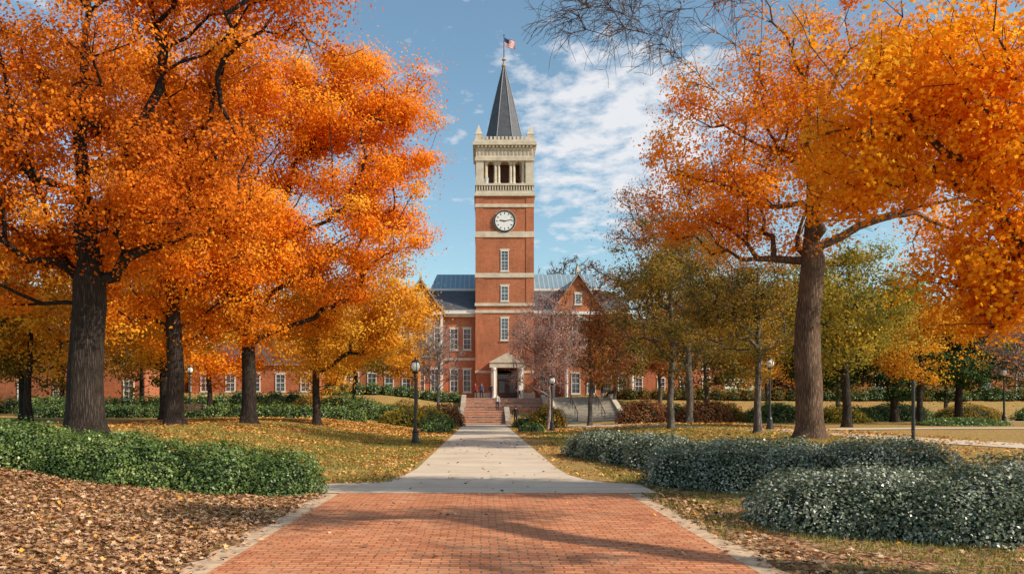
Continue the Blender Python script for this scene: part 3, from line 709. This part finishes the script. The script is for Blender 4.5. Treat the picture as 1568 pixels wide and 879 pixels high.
m,nt,out=new_mat('flag_cloth'); tc=nt.nodes.new('ShaderNodeTexCoord'); s=sep(nt,tc.outputs['UV'])
st=math_n(nt,'LESS_THAN',math_n(nt,'MODULO',math_n(nt,'MULTIPLY',s[1],6.5),1.0),.5)
c=mixc(nt,st,(.75,.72,.7),(.45,.02,.03)); can=math_n(nt,'MULTIPLY',math_n(nt,'LESS_THAN',s[0],.42),math_n(nt,'GREATER_THAN',s[1],.46))
c=mixc(nt,can,c,(.02,.03,.12)); bsdf(nt,out,c,.8)
fm.materials.append(m); fo=link(bpy.data.objects.new('flag',fm))

BH=empty('brick_hall'); P=Parts()
def gable(Pt,xc,half,yf,yb,ze,zp,over=.3):
    Pt['walls'].poly([(xc-half,yf,ze),(xc+half,yf,ze),(xc,yf,zp)],[(0,1,2)])
    for s in (-1,1):
        xa=xc+s*(half+over); za=ze-over*(zp-ze)/half
        q=[(xa,yf-.35,za),(xc,yf-.35,zp+.05),(xc,yb,zp+.05),(xa,yb,za),(xa,yf-.35,za+.25),(xc,yf-.35,zp+.3),(xc,yb,zp+.3),(xa,yb,za+.25)]
        Pt['roof'].poly(q,[(0,1,2,3),(4,7,6,5),(0,4,5,1),(1,5,6,2),(3,2,6,7),(0,3,7,4)])
        q=[(xa,yf-.42,za-.02),(xc,yf-.42,zp),(xc,yf-.42,zp+.18),(xa,yf-.42,za+.16)]
        q+=[(a_,yf-.352,c_) for a_,b_,c_ in q]
        Pt['stone_dark'].poly(q,[(0,1,2,3),(0,4,5,1),(3,2,6,7),(4,7,6,5),(0,3,7,4)])
P['walls'].box(-9.4,-.91,98,112,2,13.2); P['walls'].box(6.11,17.6,98,112,2,13.2); P['walls'].box(-.9,6.1,104.1,112,2,13.2)
P['stone'].box(-9.7,-1.0,97.6,98,12.6,12.95); P['white'].box(-9.9,-1.0,97.3,98,12.95,13.5)
P['stone'].box(6.2,17.9,97.6,98,12.6,12.95); P['white'].box(6.2,18.1,97.3,98,12.95,13.5)
P['stone'].box(-9.6,-1.0,97.9,98,7.3,7.6);P['stone'].box(6.2,17.8,97.9,98,7.3,7.6)
def hip(Pt,key,x0,x1,y0,y1,z0,ix,iy,z1):
    Pt[key].poly([(x0,y0,z0),(x1,y0,z0),(x1,y1,z0),(x0,y1,z0),(x0+ix,y0+iy,z1),(x1-ix,y0+iy,z1),(x1-ix,y1-iy,z1),(x0+ix,y1-iy,z1)],[(0,1,5,4),(1,2,6,5),(2,3,7,6),(3,0,4,7),(4,5,6,7)])
hip(P,'roof',-10,18.2,97.2,112.8,13.5,2.5,3.2,16.2)
P['white'].box(-6.9,15.1,100.9,109.2,16.2,16.55)
hip(P,'metal_roof',-6.7,14.9,101.1,109,16.55,.6,3.9,19.0)
for k,kh,kz in ((-7.6,2.7,16.9),(11.5,3.1,17.6)):
    P['walls'].box(k-kh,k+kh,96.6,98.0,2,13.1)
    P['white'].box(k-kh-.2,k+kh+.2,96.25,96.6,12.75,13.1); 
    gable(P,k,kh,96.6,104,13.1,kz)
    P['stone'].prof(k,96.8,[(.25,kz+.3),(.25,kz+.6),(.05,kz+1.2)],4,math.pi/4)
    P['stone'].box(k-1.4,k+1.4,96.4,96.598,7.6,12.0)
    P['stone'].poly([(k-1.7,96.3,12.0),(k+1.7,96.3,12.0),(k,96.3,12.7),(k-1.7,96.6,12.0),(k+1.7,96.6,12.0),(k,96.6,12.7)],[(0,1,2),(0,2,5,3),(1,4,5,2),(0,3,4,1)])
    window(P,k,8.4,11.2,1.5,96.4,False,6,3); window(P,k,14.0,15.3,.8,96.6)
    for dx in (-kh+.7,kh-.7): window(P,k+dx,8.6,11.2,.75,96.6)
    for dx in (-1.7,0,1.7): window(P,k+dx,3.4,6.2,1.0,96.6)
    for dx in (-kh+.16,kh-.16): P['white'].box(k+dx-.14,k+dx+.14,96.5,96.598,2.6,12.75)
for x in (-3.6,-2.0,7.4,15.7,16.9): window(P,x,8.6,11.2,1.0,98); window(P,x,3.4,6.2,1.0,98)
for xa,xb,zt in ((-16.2,-7.6,7.7),(9.4,17.4,6.6)):
    P['walls'].box(xa,xb,92.2,96.55,1.8,zt)
    P['stone'].box(xa-.15,xb+.15,92.0,96.5,zt,zt+.3); P['white'].box(xa-.3,xb+.3,91.8,96.4,zt+.3,zt+.55)
    P['stone_dark'].box(xa-.06,xb+.06,92.14,92.2,1.8,2.9)
    P['stone_dark'].box(xa,xb,92.6,96.3,zt+.55,zt+.75)
    for xx in (xa+.22,xb-.22): P['white'].prof(xx,91.9,[(.26,2.2),(.26,2.6),(.19,2.65),(.16,zt-.3),(.25,zt-.15),(.25,zt-.003)],12)
    nw=4; 
    for i in range(nw): window(P,xa+1.3+(xb-xa-2.6)*i/(nw-1),3.1,5.5,1.05,92.2)
P['walls'].box(-20,-9.41,99,110,1.8,9.5); P['walls'].box(17.61,30,99,110,1.8,9.5)
P['white'].box(-20.2,-10.5,98.7,99,9.2,9.6); P['white'].box(18.2,30.2,98.7,99,9.2,9.6)
hip(P,'roof',-20.5,-9.0,98.4,110.5,9.6,2,5.9,13); hip(P,'roof',17.2,30.5,98.4,110.5,9.6,2,5.9,13)
for i in range(4):
    window(P,-18.6+i*2.2,6.3,8.4,1.0,99); window(P,19.3+i*2.8,6.3,8.4,1.0,99); window(P,19.3+i*2.8,3.1,5.2,1.0,99)
finish(P,BH)
def low_hall(name,x0,x1,y0,y1,zb,zt,nw,floors):
    E=empty(name); P=Parts(); P['walls'].box(x0,x1,y0,y1,zb,zt)
    P['white'].box(x0-.3,x1+.3,y0-.35,y0,zt-.3,zt); P['stone'].box(x0-.05,x1+.05,y0-.06,y0,zb,zb+.9)
    hip(P,'roof',x0-.5,x1+.5,y0-.5,y1+.5,zt,3,(y1-y0)/2+.4,zt+(y1-y0)*.3)
    P['stone_dark'].box(x0+3,x0+4.2,(y0+y1)/2-1,(y0+y1)/2+1,zt,zt+5)
    for f in range(floors):
        z=zb+1.3+f*3.6
        for i in range(nw): window(P,x0+1.6+(x1-x0-3.2)*i/(nw-1),z,z+2.0,1.1,y0)
    finish(P,E)
low_hall('brick_building',-62,-34,80,92,.9,8.6,8,2)
low_hall('brick_building',-33,-18.5,90,99,2,6.6,5,1)
low_hall('brick_building',36,80,92,104,2,6.6,11,1)
b=Batch(); b.box(-29,-24.5,60,60.4,Hf(-27,60)-.1,Hf(-27,60)+.55); b.box(-29.1,-24.4,59.95,60.45,Hf(-27,60)+.55,Hf(-27,60)+.65); b.done('garden_wall',STONE)

# ------------------------------------------------------------------ lamps
def lamp(x,y,h=3.7,globe=True):
    E=empty('street_lamp'); z=Hf(x,y); p=Batch()
    p.prof(x,y,[(.2,z-.05),(.2,z+.12),(.15,z+.18),(.13,z+.5),(.15,z+.55),(.09,z+.65),(.065,z+.9),(.05,z+h-.75),(.075,z+h-.72),(.05,z+h-.66),(.1,z+h-.6),(.14,z+h-.55),(.14,z+h-.52)],12)
    g=Batch()
    g.prof(x,y,[(.11,z+h-.52),(.19,z+h-.4),(.2,z+h-.28),(.15,z+h-.15),(.1,z+h-.1)],14)
    p.prof(x,y,[(.17,z+h-.13),(.15,z+h-.08),(.06,z+h-.02),(.02,z+h+.02),(.03,z+h+.05),(.005,z+h+.12)],12)
    for i in range(4):
        a=i*math.pi/2+.4; c,s=math.cos(a),math.sin(a)
        pts=[(.13,z+h-.52),(.21,z+h-.4),(.215,z+h-.28),(.16,z+h-.12)]
        A_=np.array([(x+r*c,y+r*s,q) for r,q in pts]); v,f=tubes(A_[:-1],A_[1:],np.full(3,.014),np.full(3,.014),5); p.poly([tuple(q) for q in v],[tuple(q) for q in f])
    p.done('post',IRON,E,False); g.done('globe',GLOBE,E,True)
for x,y in ((-2.96,34.7),(14.6,40.6),(4.65,54),(-3.9,68),(34,52),(-21,57),(42,70),(33,73)): lamp(x,y)
b=Batch(); z=Hf(13.6,25.2); b.prof(13.6,25.2,[(.09,z-.05),(.09,z+.1),(.055,z+.14),(.05,z+1.85),(.075,z+1.88),(.07,z+1.96),(.01,z+2.02)],12); b.done('sign_post',IRON)
def bench(x,y):
    E=empty('park_bench'); z=Hf(x,y); s=Batch()
    for i in range(5): s.box(x-.9,x+.9,y+i*.1,y+i*.1+.08,z+.43,z+.46)
    s.done('seat',BARK2,E); k=Batch()
    for i in range(4): k.box(x-.9,x+.9,y+.5+i*.02,y+.53+i*.02,z+.55+i*.11,z+.64+i*.11)
    k.done('backrest',BARK2,E); l=Batch()
    for dx in (-.8,.8):
        l.box(x+dx-.03,x+dx+.03,y+.02,y+.07,z,z+.43); l.box(x+dx-.03,x+dx+.03,y+.48,y+.499,z,z+.95); l.box(x+dx-.03,x+dx+.03,y,y+.5,z+.62,z+.66)
    l.done('legs',IRON,E)
bench(-20,54)
b=Batch(); z=Hf(-2.9,69.5); b.prof(-2.9,69.5,[(.25,z),(.3,z+.85),(.33,z+.87),(.33,z+.92),(.2,z+1.02),(.02,z+1.06)],14); b.done('trash_bin',IRON)

# ------------------------------------------------------------------ people
def solid(n,c):
    m,nt,out=new_mat(n); bsdf(nt,out,c,.8); return m
SKIN=solid('skin',(.5,.28,.19)); HAIR=solid('hair',(.03,.018,.01)); SHOE=solid('shoes',(.02,.02,.02))
def person(x,y,z,head,top,legs,stride=.25,hgt=1.72):
    s=hgt/1.75; cs,sn=math.cos(head),math.sin(head)
    J=[(0,0,.95,.13,.10),(0,0,1.15,.125,.09),(0,.0,1.36,.15,.10),(0,0,1.46,.07,.06),(0,.01,1.52,.052,.052),(0,.02,1.60,.078,.09),(0,.015,1.68,.075,.088),(0,.01,1.735,.045,.05)]
    Ed=[(0,1),(1,2),(2,3),(3,4),(4,5),(5,6),(6,7)]
    for sd in (-1,1):
        st=stride*sd; k=len(J)
        J+=[(sd*.10,0,.88,.09,.09),(sd*.10,st*.55+.04,.50,.062,.062),(sd*.10,st*.9-.03,.10,.042,.042),(sd*.11,st*.9+.10,.045,.04,.035)]
        Ed+=[(0,k),(k,k+1),(k+1,k+2),(k+2,k+3)]
        k=len(J); sw=-st*.7
        J+=[(sd*.185,0,1.40,.055,.055),(sd*.24,sw*.35-.02,1.13,.042,.042),(sd*.25,sw+.05,.90,.03,.03),(sd*.25,sw+.08,.80,.035,.022),(sd*.25,sw+.10,.73,.018,.014),(sd*.22,sw+.12,.80,.013,.013)]
        Ed+=[(2,k),(k,k+1),(k+1,k+2),(k+2,k+3),(k+3,k+4),(k+3,k+5)]
    V=[((q[0]*cs-q[1]*sn)*s+x,(q[0]*sn+q[1]*cs)*s+y,q[2]*s+z) for q in J]
    m=bpy.data.meshes.new('body'); m.from_pydata(V,Ed,[]); ob=bpy.data.objects.new('person',m); COL.objects.link(ob)
    md=ob.modifiers.new('s','SKIN'); md.use_smooth_shade=True
    for i,q in enumerate(J): m.skin_vertices[0].data[i].radius=(q[3]*s,q[4]*s); m.skin_vertices[0].data[i].use_root=(i==0)
    sb=ob.modifiers.new('d','SUBSURF'); sb.levels=1; sb.render_levels=1
    dg=bpy.context.evaluated_depsgraph_get(); me=bpy.data.meshes.new_from_object(ob.evaluated_get(dg))
    ob.modifiers.clear(); ob.data=me; me.materials.clear()
    for mt in (top,legs,SKIN,HAIR,SHOE): me.materials.append(mt)
    for p in me.polygons:
        h=(p.center.z-z)/s; lx=(p.center.x-x)*cs+(p.center.y-y)*sn; ly=-(p.center.x-x)*sn+(p.center.y-y)*cs
        p.use_smooth=True
        if h>1.66 or (h>1.55 and ly<-.01): i=3
        elif h>1.47: i=2
        elif abs(lx)>.19*s and h<.9: i=2
        elif h>.93 or abs(lx)>.19*s: i=0
        elif h>.09: i=1
        else: i=4
        p.material_index=i
NAVY=solid('cloth_navy',(.02,.025,.05)); RED=solid('cloth_red',(.3,.03,.03)); WH=solid('cloth_white',(.6,.6,.58)); DK=solid('cloth_dark',(.02,.02,.022)); BL=solid('cloth_blue',(.06,.12,.25))
person(2.75,68,0,0.1,DK,NAVY,.25)
person(-.9,89,2.55,3.0,RED,DK,.2); person(.9,92,2.55,.2,DK,NAVY,.22); person(-.2,90.5,2.55,2.9,BL,DK,.2)
person(4.1,90,2.55,1.2,WH,DK,.25); person(12.6,84.5,2.55,3.1,DK,BL,.2); person(1.4,80,1.2,3.1,WH,NAVY,.25)

# ------------------------------------------------------------------ sky + light
az=math.radians(113); el=math.radians(36)
sd=Vector((math.sin(az)*math.cos(el),math.cos(az)*math.cos(el),math.sin(el)))
w=bpy.data.worlds.new('World'); scene.world=w; w.use_nodes=True; nt=w.node_tree
for n_ in list(nt.nodes): nt.nodes.remove(n_)
out=nt.nodes.new('ShaderNodeOutputWorld')
sky=nt.nodes.new('ShaderNodeTexSky'); sky.sky_type='NISHITA'; sky.sun_disc=False; sky.sun_elevation=el; sky.sun_rotation=az; sky.air_density=1.0; sky.dust_density=1.0; sky.ozone_density=1.0
tint=mixc(nt,1,sky.outputs[0],(1.06,1.20,1.10),'MULTIPLY')
bg=nt.nodes.new('ShaderNodeBackground'); bg.inputs[1].default_value=.15; nt.links.new(tint,bg.inputs[0])
tc=nt.nodes.new('ShaderNodeTexCoord'); s=sep(nt,tc.outputs['Generated'])
zc=math_n(nt,'ADD',math_n(nt,'MAXIMUM',s[2],0.0),.22)
pv=comb(nt,math_n(nt,'DIVIDE',s[0],zc),math_n(nt,'DIVIDE',s[1],zc),0)
mp=nt.nodes.new('ShaderNodeMapping'); mp.inputs['Rotation'].default_value=(0,0,.5); mp.inputs['Scale'].default_value=(1,1.1,1); nt.links.new(pv,mp.inputs[0])
big=noise_n(nt,1.6,3,mp.outputs[0]); fine=noise_n(nt,14,5,mp.outputs[0],.58)
u=math_n(nt,'DIVIDE',s[0],math_n(nt,'MAXIMUM',s[1],.05)); v=math_n(nt,'DIVIDE',s[2],math_n(nt,'MAXIMUM',s[1],.05))
du=math_n(nt,'DIVIDE',math_n(nt,'SUBTRACT',u,.20),.2); dv=math_n(nt,'DIVIDE',math_n(nt,'SUBTRACT',v,.34),.16)
rr=math_n(nt,'ADD',math_n(nt,'MULTIPLY',du,du),math_n(nt,'MULTIPLY',dv,dv))
msk=math_n(nt,'SUBTRACT',1.0,rr,None,True)
cv_=math_n(nt,'ADD',math_n(nt,'ADD',math_n(nt,'MULTIPLY',fine,.8),math_n(nt,'MULTIPLY',big,.35)),math_n(nt,'MULTIPLY',msk,.25))
cov=ramp(nt,[(.655,(0,0,0)),(.74,(.42,.42,.42)),(.86,(.94,.94,.94))],cv_)
cb=nt.nodes.new('ShaderNodeBackground'); cb.inputs[0].default_value=(.95,.96,1,1); cb.inputs[1].default_value=.9
mx=nt.nodes.new('ShaderNodeMixShader'); nt.links.new(cov,mx.inputs[0]); nt.links.new(bg.outputs[0],mx.inputs[1]); nt.links.new(cb.outputs[0],mx.inputs[2])
nt.links.new(mx.outputs[0],out.inputs[0])
sl=bpy.data.lights.new('sun','SUN'); sl.energy=5.0; sl.angle=math.radians(.5); sl.color=(1,.88,.72)
so=bpy.data.objects.new('sun',sl); COL.objects.link(so); so.rotation_euler=sd.to_track_quat('Z','Y').to_euler(); so.location=(40,-20,50)

cam=bpy.data.cameras.new('camera'); co=bpy.data.objects.new('camera',cam); COL.objects.link(co)
co.location=(0,0,1.65); co.rotation_euler=(math.radians(90),0,0); cam.sensor_width=36; cam.lens=28.0
cam.shift_x=.028; cam.shift_y=.1164; cam.clip_end=3000; cam.clip_start=.1
scene.camera=co
print('TOTAL verts',sum(len(o.data.vertices) for o in bpy.data.objects if o.type=='MESH'))
